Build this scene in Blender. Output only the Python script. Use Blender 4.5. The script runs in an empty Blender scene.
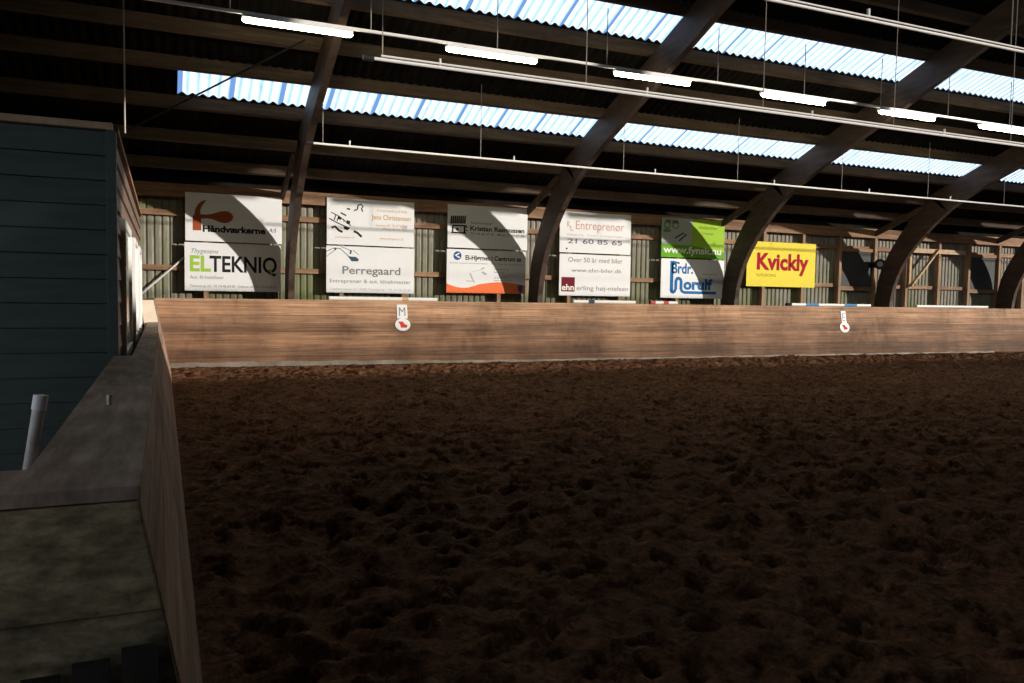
import bpy, math, random
import numpy as np
from mathutils import Matrix, Vector
rng = random.Random(7)
C = bpy.context.scene.collection
PI = math.pi

# ------------------------------------------------------------------ camera
F_PX, YAW, PITCH, ROLL = 802.245, 0.4111, 0.0567, 0.0163
CAM = Vector((-0.1325, 0.0, 1.5408))
FW = Vector((math.sin(YAW) * math.cos(PITCH), math.cos(YAW) * math.cos(PITCH), -math.sin(PITCH)))
_r = Vector((math.cos(YAW), -math.sin(YAW), 0)); _d = FW.cross(_r)
RT = math.cos(ROLL) * _r - math.sin(ROLL) * _d
DN = math.sin(ROLL) * _r + math.cos(ROLL) * _d
cam_data = bpy.data.cameras.new('camera'); cam = bpy.data.objects.new('camera', cam_data); C.objects.link(cam)
cam_data.sensor_width = 36; cam_data.lens = F_PX / 1024 * 36; cam_data.clip_end = 300; cam_data.clip_start = 0.05
M = Matrix((( RT.x, -DN.x, -FW.x, CAM.x), (RT.y, -DN.y, -FW.y, CAM.y), (RT.z, -DN.z, -FW.z, CAM.z), (0, 0, 0, 1)))
cam.matrix_world = M
bpy.context.scene.camera = cam

def at(u, v, y=None, x=None, z=None):
    """point of the place seen at pixel (u, v) on the plane y=, x= or z="""
    d = RT * ((u - 512) / F_PX) + DN * ((v - 341.5) / F_PX) + FW
    if y is not None: t = (y - CAM.y) / d.y
    elif x is not None: t = (x - CAM.x) / d.x
    else: t = (z - CAM.z) / d.z
    return CAM + d * t

# ------------------------------------------------------------------ materials
def new_mat(name):
    m = bpy.data.materials.new(name); m.use_nodes = True
    nt = m.node_tree; nt.nodes.clear()
    out = nt.nodes.new('ShaderNodeOutputMaterial'); b = nt.nodes.new('ShaderNodeBsdfPrincipled')
    nt.links.new(b.outputs[0], out.inputs[0])
    return m, nt, b, out

def noise(nt, scale, stretch=(1, 1, 1), detail=4, rough=0.6, coord='Object'):
    tc = nt.nodes.new('ShaderNodeTexCoord'); mp = nt.nodes.new('ShaderNodeMapping')
    mp.inputs['Scale'].default_value = stretch
    n = nt.nodes.new('ShaderNodeTexNoise'); n.inputs['Scale'].default_value = scale
    n.inputs['Detail'].default_value = detail; n.inputs['Roughness'].default_value = rough
    nt.links.new(tc.outputs[coord], mp.inputs[0]); nt.links.new(mp.outputs[0], n.inputs[0])
    return n.outputs['Fac']

def ramp(nt, fac, stops):
    r = nt.nodes.new('ShaderNodeValToRGB')
    while len(r.color_ramp.elements) > 1: r.color_ramp.elements.remove(r.color_ramp.elements[0])
    r.color_ramp.elements[0].position = stops[0][0]; r.color_ramp.elements[0].color = (*stops[0][1], 1)
    for p, c in stops[1:]:
        e = r.color_ramp.elements.new(p); e.color = (*c, 1)
    nt.links.new(fac, r.inputs[0]); return r.outputs[0]

def mixc(nt, fac, a, b, mode='MIX'):
    m = nt.nodes.new('ShaderNodeMix'); m.data_type = 'RGBA'; m.blend_type = mode
    for sock, val in ((m.inputs[0], fac), (m.inputs[6], a), (m.inputs[7], b)):
        if hasattr(val, 'links') or hasattr(val, 'is_linked'): nt.links.new(val, sock)
        elif isinstance(val, (int, float)): sock.default_value = val
        else: sock.default_value = (*val, 1)
    return m.outputs[2]

def bump(nt, b, h, strength=0.3, dist=0.01):
    n = nt.nodes.new('ShaderNodeBump'); n.inputs['Strength'].default_value = strength; n.inputs['Distance'].default_value = dist
    nt.links.new(h, n.inputs['Height']); nt.links.new(n.outputs[0], b.inputs['Normal'])

def math_node(nt, op, a, b=None):
    n = nt.nodes.new('ShaderNodeMath'); n.operation = op
    for i, val in enumerate((a, b)):
        if val is None: continue
        if isinstance(val, (int, float)): n.inputs[i].default_value = val
        else: nt.links.new(val, n.inputs[i])
    return n.outputs[0]

def position(nt):
    g = nt.nodes.new('ShaderNodeNewGeometry'); s = nt.nodes.new('ShaderNodeSeparateXYZ')
    nt.links.new(g.outputs['Position'], s.inputs[0]); return s.outputs

def wood(name, dark, mid, light, stretch, scale=3.0, rough=0.75, plank=None, plank_axis=2, blotch=0.35, gap=0.03, height_tone=0):
    m, nt, b, _ = new_mat(name)
    g = noise(nt, scale, stretch, 6, 0.65)
    col = ramp(nt, g, [(0.28, dark), (0.5, mid), (0.72, light)])
    bl = noise(nt, 0.8, (1, 1, 1), 4, 0.7)
    col = mixc(nt, blotch, col, ramp(nt, bl, [(0.3, (0.25, 0.25, 0.25)), (0.65, (1.3, 1.3, 1.3))]), 'MULTIPLY')
    h = g
    if plank:
        p = position(nt)[plank_axis]
        k = math_node(nt, 'DIVIDE', p, plank)
        fr = math_node(nt, 'FRACT', k)
        seam = math_node(nt, 'LESS_THAN', fr, gap)
        wn = nt.nodes.new('ShaderNodeTexWhiteNoise'); wn.noise_dimensions = '1D'
        nt.links.new(math_node(nt, 'FLOOR', k), wn.inputs['W'])
        tint = ramp(nt, wn.outputs['Value'], [(0, (0.78, 0.78, 0.78)), (1, (1.15, 1.12, 1.08))])
        col = mixc(nt, 1.0, col, tint, 'MULTIPLY')
        col = mixc(nt, math_node(nt, 'MULTIPLY', seam, 0.6), col, (0.02, 0.012, 0.008))
        h = math_node(nt, 'SUBTRACT', g, math_node(nt, 'MULTIPLY', seam, 0.8))
    if height_tone:  # tone graded by height: darker towards the foot, paler at the top
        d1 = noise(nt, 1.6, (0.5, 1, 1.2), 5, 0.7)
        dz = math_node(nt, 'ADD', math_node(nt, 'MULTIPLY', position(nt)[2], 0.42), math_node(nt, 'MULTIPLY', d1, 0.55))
        col = mixc(nt, height_tone, col, ramp(nt, dz, [(0.30, (0.34, 0.29, 0.25)), (0.60, (0.74, 0.69, 0.65)), (0.88, (1.18, 1.15, 1.10))]), 'MULTIPLY')
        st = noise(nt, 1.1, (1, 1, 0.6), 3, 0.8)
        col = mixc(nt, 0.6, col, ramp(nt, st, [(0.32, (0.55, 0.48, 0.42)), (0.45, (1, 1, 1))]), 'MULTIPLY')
    nt.links.new(col, b.inputs['Base Color']); b.inputs['Roughness'].default_value = rough
    b.inputs['Specular IOR Level'].default_value = 0.25
    bump(nt, b, h, 0.35, 0.008)
    return m

def plain(name, col, rough=0.6, metal=0.0, var=0.12, scale=6, spec=0.3):
    m, nt, b, _ = new_mat(name)
    n = noise(nt, scale, (1, 1, 1), 4, 0.6)
    lo = tuple(c * (1 - var) for c in col); hi = tuple(min(1, c * (1 + var)) for c in col)
    nt.links.new(ramp(nt, n, [(0.3, lo), (0.7, hi)]), b.inputs['Base Color'])
    b.inputs['Roughness'].default_value = rough; b.inputs['Metallic'].default_value = metal
    b.inputs['Specular IOR Level'].default_value = spec
    return m

MAT = {}
MAT['kick'] = wood('kickboard_planks', (0.19, 0.115, 0.075), (0.37, 0.23, 0.15), (0.55, 0.355, 0.23), (0.3, 1, 11), 2.2, plank=0.175, blotch=0.45, gap=0.05, height_tone=1.0)
MAT['kick_side'] = wood('kickboard_side_planks', (0.19, 0.125, 0.095), (0.33, 0.225, 0.18), (0.46, 0.33, 0.27), (9, 0.35, 9), 2.2, plank=0.175, blotch=0.5)
MAT['cap'] = wood('worn_cap_board', (0.16, 0.112, 0.085), (0.31, 0.23, 0.18), (0.47, 0.36, 0.29), (7, 0.9, 3), 2.5, blotch=0.8)
MAT['end'] = wood('weathered_end_planks', (0.06, 0.048, 0.028), (0.25, 0.205, 0.125), (0.52, 0.44, 0.29), (2.2, 1, 5), 4.5, plank=0.36, blotch=0.9, gap=0.015)
MAT['cream'] = plain('cream_plywood', (0.80, 0.70, 0.56), 0.7, var=0.08)
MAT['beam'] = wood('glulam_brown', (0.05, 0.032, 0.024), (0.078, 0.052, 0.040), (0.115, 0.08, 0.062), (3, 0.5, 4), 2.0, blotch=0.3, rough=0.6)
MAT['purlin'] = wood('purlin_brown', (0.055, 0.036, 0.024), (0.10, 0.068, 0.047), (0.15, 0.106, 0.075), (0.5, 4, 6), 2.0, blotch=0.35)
MAT['post'] = wood('post_timber', (0.20, 0.125, 0.075), (0.34, 0.22, 0.14), (0.45, 0.30, 0.19), (7, 7, 0.6), 2.0, blotch=0.4)
MAT['rail'] = wood('rail_timber', (0.17, 0.095, 0.055), (0.29, 0.17, 0.10), (0.42, 0.26, 0.16), (0.6, 7, 7), 2.0, blotch=0.4)
MAT['brace'] = wood('new_timber', (0.40, 0.27, 0.16), (0.55, 0.39, 0.24), (0.66, 0.50, 0.33), (3, 3, 3), 2.0, blotch=0.2)
MAT['dark_wood'] = wood('dark_pallet_wood', (0.012, 0.010, 0.008), (0.024, 0.021, 0.017), (0.04, 0.035, 0.029), (7, 7, 0.6), 2.0, blotch=0.4)
MAT['white'] = plain('white_enamel', (0.80, 0.80, 0.79), 0.35, var=0.03)
MAT['sign'] = plain('white_sign_sheet', (0.78, 0.80, 0.83), 0.42, var=0.03, scale=1.5)
MAT['pipe'] = plain('pale_pipe', (0.82, 0.81, 0.80), 0.3, var=0.06)
MAT['pvc'] = plain('grey_plastic', (0.55, 0.52, 0.48), 0.55, var=0.22, scale=25)
MAT['pvc_cap'] = plain('white_plastic', (0.72, 0.72, 0.72), 0.5, var=0.05)
MAT['pvc_strip'] = plain('dirty_white_edging', (0.17, 0.145, 0.12), 0.6, var=0.5, scale=1.3)
MAT['steel'] = plain('galvanised', (0.45, 0.44, 0.42), 0.45, 0.7, 0.1)
MAT['wire'] = plain('hanger_wire', (0.34, 0.30, 0.27), 0.5, 0.2, 0.1)
MAT['dark_steel'] = plain('dark_rod', (0.03, 0.03, 0.03), 0.5, 0.3, 0.1)
MAT['black'] = plain('black_plastic', (0.012, 0.012, 0.013), 0.5)
MAT['grey'] = plain('grey_face', (0.30, 0.31, 0.33), 0.5)
MAT['concrete'] = plain('concrete', (0.12, 0.115, 0.11), 0.9, var=0.25)
for nm, c in dict(ink=(0.02, 0.022, 0.025), grey_ink=(0.22, 0.22, 0.23), pale_ink=(0.45, 0.45, 0.45), lime=(0.33, 0.55, 0.07), hammer=(0.33, 0.085, 0.03),
                  orange=(0.85, 0.19, 0.07), navy=(0.035, 0.10, 0.32), blue=(0.02, 0.16, 0.45), teal=(0.04, 0.09, 0.13), red=(0.42, 0.012, 0.03),
                  maroon=(0.17, 0.015, 0.035), rose=(0.62, 0.33, 0.30), slate=(0.17, 0.17, 0.26), tan=(0.62, 0.42, 0.25), green=(0.14, 0.42, 0.03),
                  grass=(0.36, 0.60, 0.06), yellow=(0.88, 0.74, 0.09), olive=(0.33, 0.28, 0.04), silver=(0.42, 0.47, 0.46), leaf=(0.16, 0.30, 0.10),
                  white_ink=(0.85, 0.85, 0.83), pole_blue=(0.10, 0.28, 0.52), pole_red=(0.55, 0.10, 0.10), marker_red=(0.62, 0.06, 0.05)).items():
    MAT[nm] = plain(nm, c, 0.7, var=0.03, spec=0.08)

def cladding_mat(name, col, lam, axis=2, off=0.0):
    m, nt, b, _ = new_mat(name)
    n = noise(nt, 2.0, (1, 1, 6), 4, 0.6)
    nt.links.new(ramp(nt, n, [(0.3, tuple(c * 0.8 for c in col)), (0.7, tuple(c * 1.15 for c in col))]), b.inputs['Base Color'])
    b.inputs['Roughness'].default_value = 0.5; bump(nt, b, n, 0.1, 0.003); return m
MAT['clad'] = cladding_mat('slate_cladding', (0.082, 0.112, 0.105), 0.18)
MAT['clad_side'] = cladding_mat('brown_cladding', (0.20, 0.13, 0.10), 0.18)

# far wall sheet: grey metal with moss growing up from below
m, nt, b, _ = new_mat('corrugated_wall_sheet')
n1 = noise(nt, 1.2, (1, 1, 0.5), 5, 0.65); n2 = noise(nt, 6, (6, 1, 0.6), 4, 0.6)
base = ramp(nt, n2, [(0.3, (0.165, 0.155, 0.13)), (0.7, (0.32, 0.30, 0.255))])
px = position(nt)
mossf = math_node(nt, 'MULTIPLY', ramp(nt, n1, [(0.35, (0, 0, 0)), (0.62, (1, 1, 1))]), math_node(nt, 'MAXIMUM', math_node(nt, 'SUBTRACT', 1.9, math_node(nt, 'MULTIPLY', px[2], 0.6)), math_node(nt, 'SUBTRACT', 0.75, math_node(nt, 'MULTIPLY', px[0], 0.12))))
mossf.node.use_clamp = True
base = mixc(nt, mossf, base, (0.13, 0.15, 0.06))
nt.links.new(base, b.inputs['Base Color']); b.inputs['Roughness'].default_value = 0.75; MAT['sheet'] = m

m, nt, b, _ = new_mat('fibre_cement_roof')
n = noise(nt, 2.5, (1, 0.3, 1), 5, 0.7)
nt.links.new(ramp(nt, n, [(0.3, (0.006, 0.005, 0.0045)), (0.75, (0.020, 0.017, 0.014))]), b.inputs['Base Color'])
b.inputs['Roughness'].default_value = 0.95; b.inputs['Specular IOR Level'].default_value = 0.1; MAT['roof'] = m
MAT['bay'] = plain('shade_plate_grey', (0.055, 0.058, 0.06), 0.7, var=0.25, scale=1.5)  # dark tone painted as shade in one bay, a grey plate in another

# translucent skylight sheet: tinted, with grimy laps between the sheets
m, nt, b, out = new_mat('clear_corrugated_sheet'); nt.nodes.remove(b)
tr = nt.nodes.new('ShaderNodeBsdfTransparent'); tl = nt.nodes.new('ShaderNodeBsdfTranslucent'); mx = nt.nodes.new('ShaderNodeMixShader')
p = position(nt)
fr = math_node(nt, 'FRACT', math_node(nt, 'DIVIDE', math_node(nt, 'ADD', p[0], 10.0), 0.885))
lap = math_node(nt, 'LESS_THAN', math_node(nt, 'ABSOLUTE', math_node(nt, 'SUBTRACT', fr, 0.5)), 0.055)
wv = math_node(nt, 'MULTIPLY', math_node(nt, 'ADD', math_node(nt, 'SINE', math_node(nt, 'MULTIPLY', p[0], 2 * PI / 0.177)), 1.0), 0.5)
grime = noise(nt, 3.0, (5, 0.6, 1), 4, 0.6)
c1 = ramp(nt, wv, [(0.0, (0.24, 0.36, 0.50)), (0.4, (0.50, 0.55, 0.58)), (1.0, (0.56, 0.60, 0.62))])
c1 = mixc(nt, 0.8, c1, ramp(nt, grime, [(0.33, (0.62, 0.72, 0.82)), (0.5, (1, 1, 1))]), 'MULTIPLY')
c1 = mixc(nt, lap, c1, (0.085, 0.15, 0.27))
nt.links.new(c1, tr.inputs[0]); nt.links.new(c1, tl.inputs[0]); mx.inputs[0].default_value = 0.35
nt.links.new(tr.outputs[0], mx.inputs[1]); nt.links.new(tl.outputs[0], mx.inputs[2]); nt.links.new(mx.outputs[0], out.inputs[0]); MAT['skylight'] = m

m, nt, b, out = new_mat('lit_tube'); nt.nodes.remove(b)
em = nt.nodes.new('ShaderNodeEmission'); em.inputs[0].default_value = (1.0, 0.93, 0.62, 1); em.inputs[1].default_value = 48.0
nt.links.new(em.outputs[0], out.inputs[0]); MAT['tube'] = m

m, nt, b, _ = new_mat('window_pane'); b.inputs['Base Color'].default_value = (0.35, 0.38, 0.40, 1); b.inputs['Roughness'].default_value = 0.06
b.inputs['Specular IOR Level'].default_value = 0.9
n = noise(nt, 3); nt.links.new(ramp(nt, n, [(0.3, (0.62, 0.64, 0.66)), (0.7, (0.72, 0.74, 0.76))]), b.inputs['Base Color']); MAT['pane'] = m  # near-white colour stands in for sun and reflection on the glass

m, nt, b, _ = new_mat('sand')
n = noise(nt, 1.1, (1, 1, 1), 6, 0.7); nf = noise(nt, 26, (1, 1, 1), 5, 0.8); nm_ = noise(nt, 6.5, (1, 1, 1), 4, 0.75)
col = ramp(nt, n, [(0.3, (0.122, 0.058, 0.030)), (0.7, (0.20, 0.100, 0.055))])
col = mixc(nt, 0.85, col, ramp(nt, nm_, [(0.36, (0.32, 0.30, 0.28)), (0.5, (0.95, 0.95, 0.95)), (0.66, (1.5, 1.46, 1.42))]), 'MULTIPLY')
col = mixc(nt, 0.7, col, ramp(nt, nf, [(0.35, (0.5, 0.5, 0.5)), (0.65, (1.35, 1.35, 1.35))]), 'MULTIPLY')
nt.links.new(col, b.inputs['Base Color']); b.inputs['Roughness'].default_value = 0.95; b.inputs['Specular IOR Level'].default_value = 0.08
bump(nt, b, nf, 1.0, 0.03); MAT['sand'] = m

# ------------------------------------------------------------------ mesh helpers
class MB:
    def __init__(s): s.v = []; s.f = []
    def box(s, a, b):
        x0, y0, z0 = a; x1, y1, z1 = b; k = len(s.v)
        s.v += [(x0, y0, z0), (x1, y0, z0), (x1, y1, z0), (x0, y1, z0), (x0, y0, z1), (x1, y0, z1), (x1, y1, z1), (x0, y1, z1)]
        s.f += [tuple(k + i for i in q) for q in ((0, 3, 2, 1), (4, 5, 6, 7), (0, 1, 5, 4), (1, 2, 6, 5), (2, 3, 7, 6), (3, 0, 4, 7))]
        return s
    def hexa(s, pts):        # eight corners, bottom ring then top ring
        k = len(s.v); s.v += [tuple(p) for p in pts]
        s.f += [tuple(k + i for i in q) for q in ((0, 3, 2, 1), (4, 5, 6, 7), (0, 1, 5, 4), (1, 2, 6, 5), (2, 3, 7, 6), (3, 0, 4, 7))]
        return s
    def prism(s, poly, ax, lo, hi):   # polygon in the two other axes pushed along ax
        k = len(s.v); n = len(poly)
        for t in (lo, hi):
            for a, b in poly:
                s.v.append({0: (t, a, b), 1: (a, t, b), 2: (a, b, t)}[ax])
        s.f.append(tuple(range(k + n - 1, k - 1, -1))); s.f.append(tuple(range(k + n, k + 2 * n)))
        for i in range(n): s.f.append((k + i, k + (i + 1) % n, k + n + (i + 1) % n, k + n + i))
        return s
    def tube(s, pts, r, n=8, r1=None):
        pts = [Vector(p) for p in pts]; k = len(s.v)
        for i, p in enumerate(pts):
            d = (pts[min(i + 1, len(pts) - 1)] - pts[max(i - 1, 0)]).normalized()
            a = d.cross(Vector((0, 0, 1)) if abs(d.z) < .9 else Vector((1, 0, 0))).normalized(); b = d.cross(a)
            rr = r if r1 is None else r + (r1 - r) * i / (len(pts) - 1)
            for j in range(n):
                q = p + a * (rr * math.cos(2 * PI * j / n)) + b * (rr * math.sin(2 * PI * j / n)); s.v.append(tuple(q))
        for i in range(len(pts) - 1):
            for j in range(n):
                s.f.append((k + i * n + j, k + i * n + (j + 1) % n, k + (i + 1) * n + (j + 1) % n, k + (i + 1) * n + j))
        s.f.append(tuple(k + j for j in range(n - 1, -1, -1))); e = k + (len(pts) - 1) * n; s.f.append(tuple(e + j for j in range(n)))
        return s
    def bar(s, a, b, w, h, up=(0, 0, 1)):
        a, b = Vector(a), Vector(b); d = (b - a).normalized(); sd = d.cross(Vector(up)).normalized(); u = sd.cross(d)
        q = [a - sd * w / 2 - u * h / 2, a + sd * w / 2 - u * h / 2, b + sd * w / 2 - u * h / 2, b - sd * w / 2 - u * h / 2]
        return s.hexa([*q, *[p + u * h for p in q]])
    def build(s, name, mat, parent=None, origin=None, smooth=False, bevel=0):
        o0 = Vector(origin) if origin is not None else Vector((0, 0, 0))
        if parent is not None:
            o0 = Vector((0, 0, 0)); q = parent
            while q is not None: o0 += q.location; q = q.parent
        me = bpy.data.meshes.new(name); me.from_pydata([tuple(Vector(p) - o0) for p in s.v], [], s.f); me.update()
        return link_mesh(name, me, mat, parent, None if parent is not None else o0, smooth, bevel)

def link_mesh(name, me, mat, parent=None, loc=None, smooth=False, bevel=0):
    o = bpy.data.objects.new(name, me); C.objects.link(o)
    if mat is not None:
        me.materials.clear(); me.materials.append(MAT[mat])
    if parent is not None: o.parent = parent
    elif loc is not None: o.location = loc
    if smooth:
        for p in me.polygons: p.use_smooth = True
    if bevel:
        bm = o.modifiers.new('bevel', 'BEVEL'); bm.width = bevel; bm.segments = 2; bm.limit_method = 'ANGLE'
    return o

def thing(name, label, cat, loc=(0, 0, 0), group=None):
    o = bpy.data.objects.new(name, None); C.objects.link(o); o.location = loc; o.empty_display_size = 0.1
    return tag(o, label, cat, group)
def tag(o, label, cat, group=None):
    o['label'] = label; o['category'] = cat
    if group: o['group'] = group
    return o
def struct(o): o['kind'] = 'structure'; return o
def dup(root, loc, label, group=None):
    r = root.copy(); C.objects.link(r); r.location = loc; r['label'] = label
    for ch in list(root.children):
        c = ch.copy(); C.objects.link(c); c.parent = r
        for g in list(ch.children):
            d = g.copy(); C.objects.link(d); d.parent = c
    return r

# ------------------------------------------------------------------ key dimensions
SL = 0.19                      # lean of the kickboards
Y_FOOT, K_TOP = 17.365, 1.389  # far kickboard: foot line and top
Y_TOP = Y_FOOT + SL * K_TOP
K_LOW = 1.049                  # low part of the left kickboard
Y_SHEET = 18.58
Y_SIGN = 18.33
X_L, X_R = -5.0, 62.0
RIDGE_Y = 7.37
def roof_z(y): return 11.412 - 0.41 * y if y >= RIDGE_Y else 11.412 - 0.41 * (2 * RIDGE_Y - y)
PURLIN_H = 0.20
BEAM_X = [2.35, 8.29, 14.26, 20.10, 25.65]; BEAM_W = 0.13

# ------------------------------------------------------------------ sand floor
def value_noise(shape, cell, seed, step):
    r = np.random.RandomState(seed)
    ny, nx = int(shape[0] * step[0] / cell) + 4, int(shape[1] * step[1] / cell) + 4
    g = r.rand(ny, nx)
    yi = np.arange(shape[0]) * step[0] / cell; xi = np.arange(shape[1]) * step[1] / cell
    y0 = yi.astype(int); x0 = xi.astype(int); fy = yi - y0; fx = xi - x0
    fy = (fy * fy * (3 - 2 * fy))[:, None]; fx = (fx * fx * (3 - 2 * fx))[None, :]
    a = g[np.ix_(y0, x0)]; b_ = g[np.ix_(y0, x0 + 1)]; c = g[np.ix_(y0 + 1, x0)]; d = g[np.ix_(y0 + 1, x0 + 1)]
    return (a * (1 - fx) + b_ * fx) * (1 - fy) + (c * (1 - fx) + d * fx) * fy
STEP = 0.035
xs = np.concatenate([np.arange(0.0, 27.0, STEP), np.linspace(27.3, X_R, 30)])
ys = np.concatenate([np.linspace(-2.6, 0.2, 20), np.arange(0.4, Y_FOOT + .04, STEP)])
nx, ny = len(xs), len(ys)
Hs = np.zeros((ny, nx))
for cell, amp, sd in ((1.6, .035, 1), (0.5, .03, 2), (0.2, .05, 3), (0.1, .055, 4)):
    Hs += amp * (value_noise((ny, nx), cell, sd, (STEP, STEP)) - .5)
rs = np.random.RandomState(11)
XX, YY = np.meshgrid(xs, ys)
for _ in range(11000):
    cx, cy = rs.rand() * 27, 0.4 + rs.rand() * (Y_FOOT - .6)
    R0 = rs.uniform(.04, .08); dep = rs.uniform(.03, .08)
    i0, i1 = np.searchsorted(ys, [cy - .3, cy + .3]); j0, j1 = np.searchsorted(xs, [cx - .3, cx + .3])
    a = rs.rand() * 6.28; ca, sa = math.cos(a), math.sin(a)
    dx = XX[i0:i1, j0:j1] - cx; dy = YY[i0:i1, j0:j1] - cy
    d = np.sqrt((dx * ca + dy * sa) ** 2 + ((dy * ca - dx * sa) * 1.35) ** 2) / R0
    Hs[i0:i1, j0:j1] += -dep * np.exp(-d ** 4) + dep * .35 * np.exp(-((d - 1.35) / .4) ** 2)
edge = np.clip((Y_FOOT - YY) / .35, 0, 1) * np.clip(XX / .3, 0, 1)
Hs = Hs * (0.35 + 0.65 * edge) - .01
verts = np.stack([XX, YY, Hs], -1).reshape(-1, 3)
ii = (np.arange(ny - 1)[:, None] * nx + np.arange(nx - 1)[None, :]).reshape(-1)
quads = np.stack([ii, ii + 1, ii + nx + 1, ii + nx], -1)
me = bpy.data.meshes.new('floor')
me.vertices.add(len(verts)); me.vertices.foreach_set('co', verts.astype(np.float32).reshape(-1))
me.loops.add(quads.size); me.loops.foreach_set('vertex_index', quads.astype(np.int32).reshape(-1))
me.polygons.add(len(quads)); me.polygons.foreach_set('loop_start', np.arange(0, quads.size, 4, dtype=np.int32))
me.update(calc_edges=True); me.validate()
struct(link_mesh('floor', me, 'sand', smooth=True))
b_ = MB(); b_.box((X_L, -4.0, -.3), (X_R, 19.2, -.16)); b_.box((X_L, -4.0, -.17), (-.02, 19.2, -.02)); b_.box((-.02, Y_FOOT + .05, -.17), (X_R, 19.2, -.02)); b_.box((-.02, -4.0, -.17), (X_R, -2.6, -.02))
struct(b_.build('floor_concrete', 'concrete'))

# ------------------------------------------------------------------ walls
def corrugated_wall(name, x0, x1, z0, z1, y, pitch, amp, mat):
    n = int((x1 - x0) / pitch * 8); b = MB()
    for i in range(n + 1):
        x = x0 + (x1 - x0) * i / n; ph = (x / pitch) % 1.0
        q = 0 if ph < .125 else 1 if ph < .99 else 0; q = 0 if ph < .1 else min(1, (ph - .1) / .125, (1 - ph) / .125)
        b.v += [(x, y - amp * q, z0), (x, y - amp * q, z1)]
    for i in range(n): b.f.append((2 * i, 2 * i + 2, 2 * i + 3, 2 * i + 1))
    return b.build(name, mat)
struct(corrugated_wall('wall_far', X_L, X_R, -.05, 3.62, Y_SHEET, 0.15, 0.028, 'sheet'))
gable = [(-3.9, -.1), (19.0, -.1), (19.0, 3.75), (RIDGE_Y, 8.6), (-3.9, 3.85)]
GY0, GY1, GZ = -3.3, 3.4, 3.5  # unseen gate opening, added to let sky fill onto cabin and ledge
b_ = MB().prism([(-3.9, -.1), (GY0, -.1), (GY0, GZ), (GY1, GZ), (GY1, -.1), (19.0, -.1), (19.0, 3.75), (RIDGE_Y, 8.6), (-3.9, 3.85)], 0, X_L - .1, X_L)
struct(b_.build('wall_left', 'roof'))
struct(MB().prism(gable, 0, X_R, X_R + .1).build('wall_right', 'roof'))
ZB, X_OPEN = 3.92, 9.0
b_ = MB().box((X_L, -3.95, -.1), (X_R, -3.8, ZB)); b_.box((X_L, -3.95, ZB), (X_OPEN, -3.8, 4.1))
struct(b_.build('wall_near', 'roof'))

struct(MB().box((X_L, 18.50, 3.60), (X_R, 18.62, 4.13)).build('shade_trim', 'roof'))  # near-black board added so the strip above the wall plate stays dark
# wall plate, girts and posts of the far wall
struct(MB().box((X_L, 18.36, 3.50), (40, 18.50, 3.78)).build('trim_1', 'rail', bevel=.006))
struct(MB().box((X_L, 18.47, 3.12), (40, 18.548, 3.24)).build('trim_2', 'rail'))
struct(MB().box((X_L, 18.47, 1.97), (40, 18.548, 2.08)).build('trim_3', 'rail'))
POSTS = [(206, 'timber wall post behind the boards with the hammer'), (341, 'timber wall post under left end of the excavator boards'),
         (403, 'timber wall post under right end of the excavator boards'), (498, 'timber wall post under the board with the orange wave'),
         (568, 'timber wall post under left end of the boards with the maroon square'), (619, 'timber wall post under right end of the boards with the maroon square'),
         (676, 'timber wall post under the board with blue lettering'), (762, 'timber wall post behind left half of the yellow board'),
         (801, 'timber wall post behind right half of the yellow board'), (838, 'timber wall post left of the upper dark hatch panel'),
         (873, 'timber wall post behind the black round-faced device'), (905, 'timber wall post at the foot of the pale diagonal brace'),
         (937, 'timber wall post at the top of the pale diagonal brace'), (967, 'timber wall post left of the far dark hatch panel'),
         (997, 'timber wall post right of the far dark hatch panel'), (1021, 'last timber wall post at the right edge beyond the farthest arch beam')]
for u, lab in POSTS:
    q = at(u, 290, y=18.42); w = .10
    top = 3.50
    tag(MB().box((q.x - w / 2, 18.362, -.02), (q.x + w / 2, 18.545, top)).build('wall_post', 'post', origin=(q.x, 18.45, -.02), bevel=.005), lab, 'post', 'timber posts of the far wall')

# ------------------------------------------------------------------ roof
BOUND = [18.95, 17.97, 17.02, 15.93, 14.95, 14.06, 12.95, 11.985, 10.98, 9.98, 8.98, 7.95, RIDGE_Y]
PITCH_W, AMP = 0.177, 0.026
def sheet_rows(rows, x0, x1, near=False):
    n = int((x1 - x0) / PITCH_W * 8); b = MB()
    for k, (ya, yb) in enumerate(rows):
        off = PURLIN_H + AMP + .004
        k0 = len(b.v)
        for i in range(n + 1):
            x = x0 + (x1 - x0) * i / n; w = AMP * math.sin(2 * PI * x / PITCH_W)
            for y, o in ((ya, off + .014), (yb, off)):
                yy = 2 * RIDGE_Y - y if near else y
                b.v.append((x, yy, roof_z(y) + o + w))
        for i in range(n): b.f.append((k0 + 2 * i, k0 + 2 * i + 2, k0 + 2 * i + 3, k0 + 2 * i + 1))
    return b
X_SKY = 0.14
rows = [(BOUND[i] + (.22 if i else 0), BOUND[i + 1]) for i in range(len(BOUND) - 1)]
dark = [r for i, r in enumerate(rows) if i not in (3, 6)]
b_ = sheet_rows(dark, X_L - .1, X_R); b2 = sheet_rows([rows[3], rows[6]], X_L - .1, X_SKY)
k = len(b_.v); b_.v += b2.v; b_.f += [tuple(i + k for i in f) for f in b2.f]
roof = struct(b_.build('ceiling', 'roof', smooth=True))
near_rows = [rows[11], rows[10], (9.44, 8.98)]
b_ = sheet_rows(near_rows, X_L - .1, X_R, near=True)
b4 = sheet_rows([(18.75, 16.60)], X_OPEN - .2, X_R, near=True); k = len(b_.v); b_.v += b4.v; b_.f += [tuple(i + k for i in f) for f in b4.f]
b3 = sheet_rows([(18.75, 9.7)], X_L - .1, X_OPEN - .2, near=True); k = len(b_.v)
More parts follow.
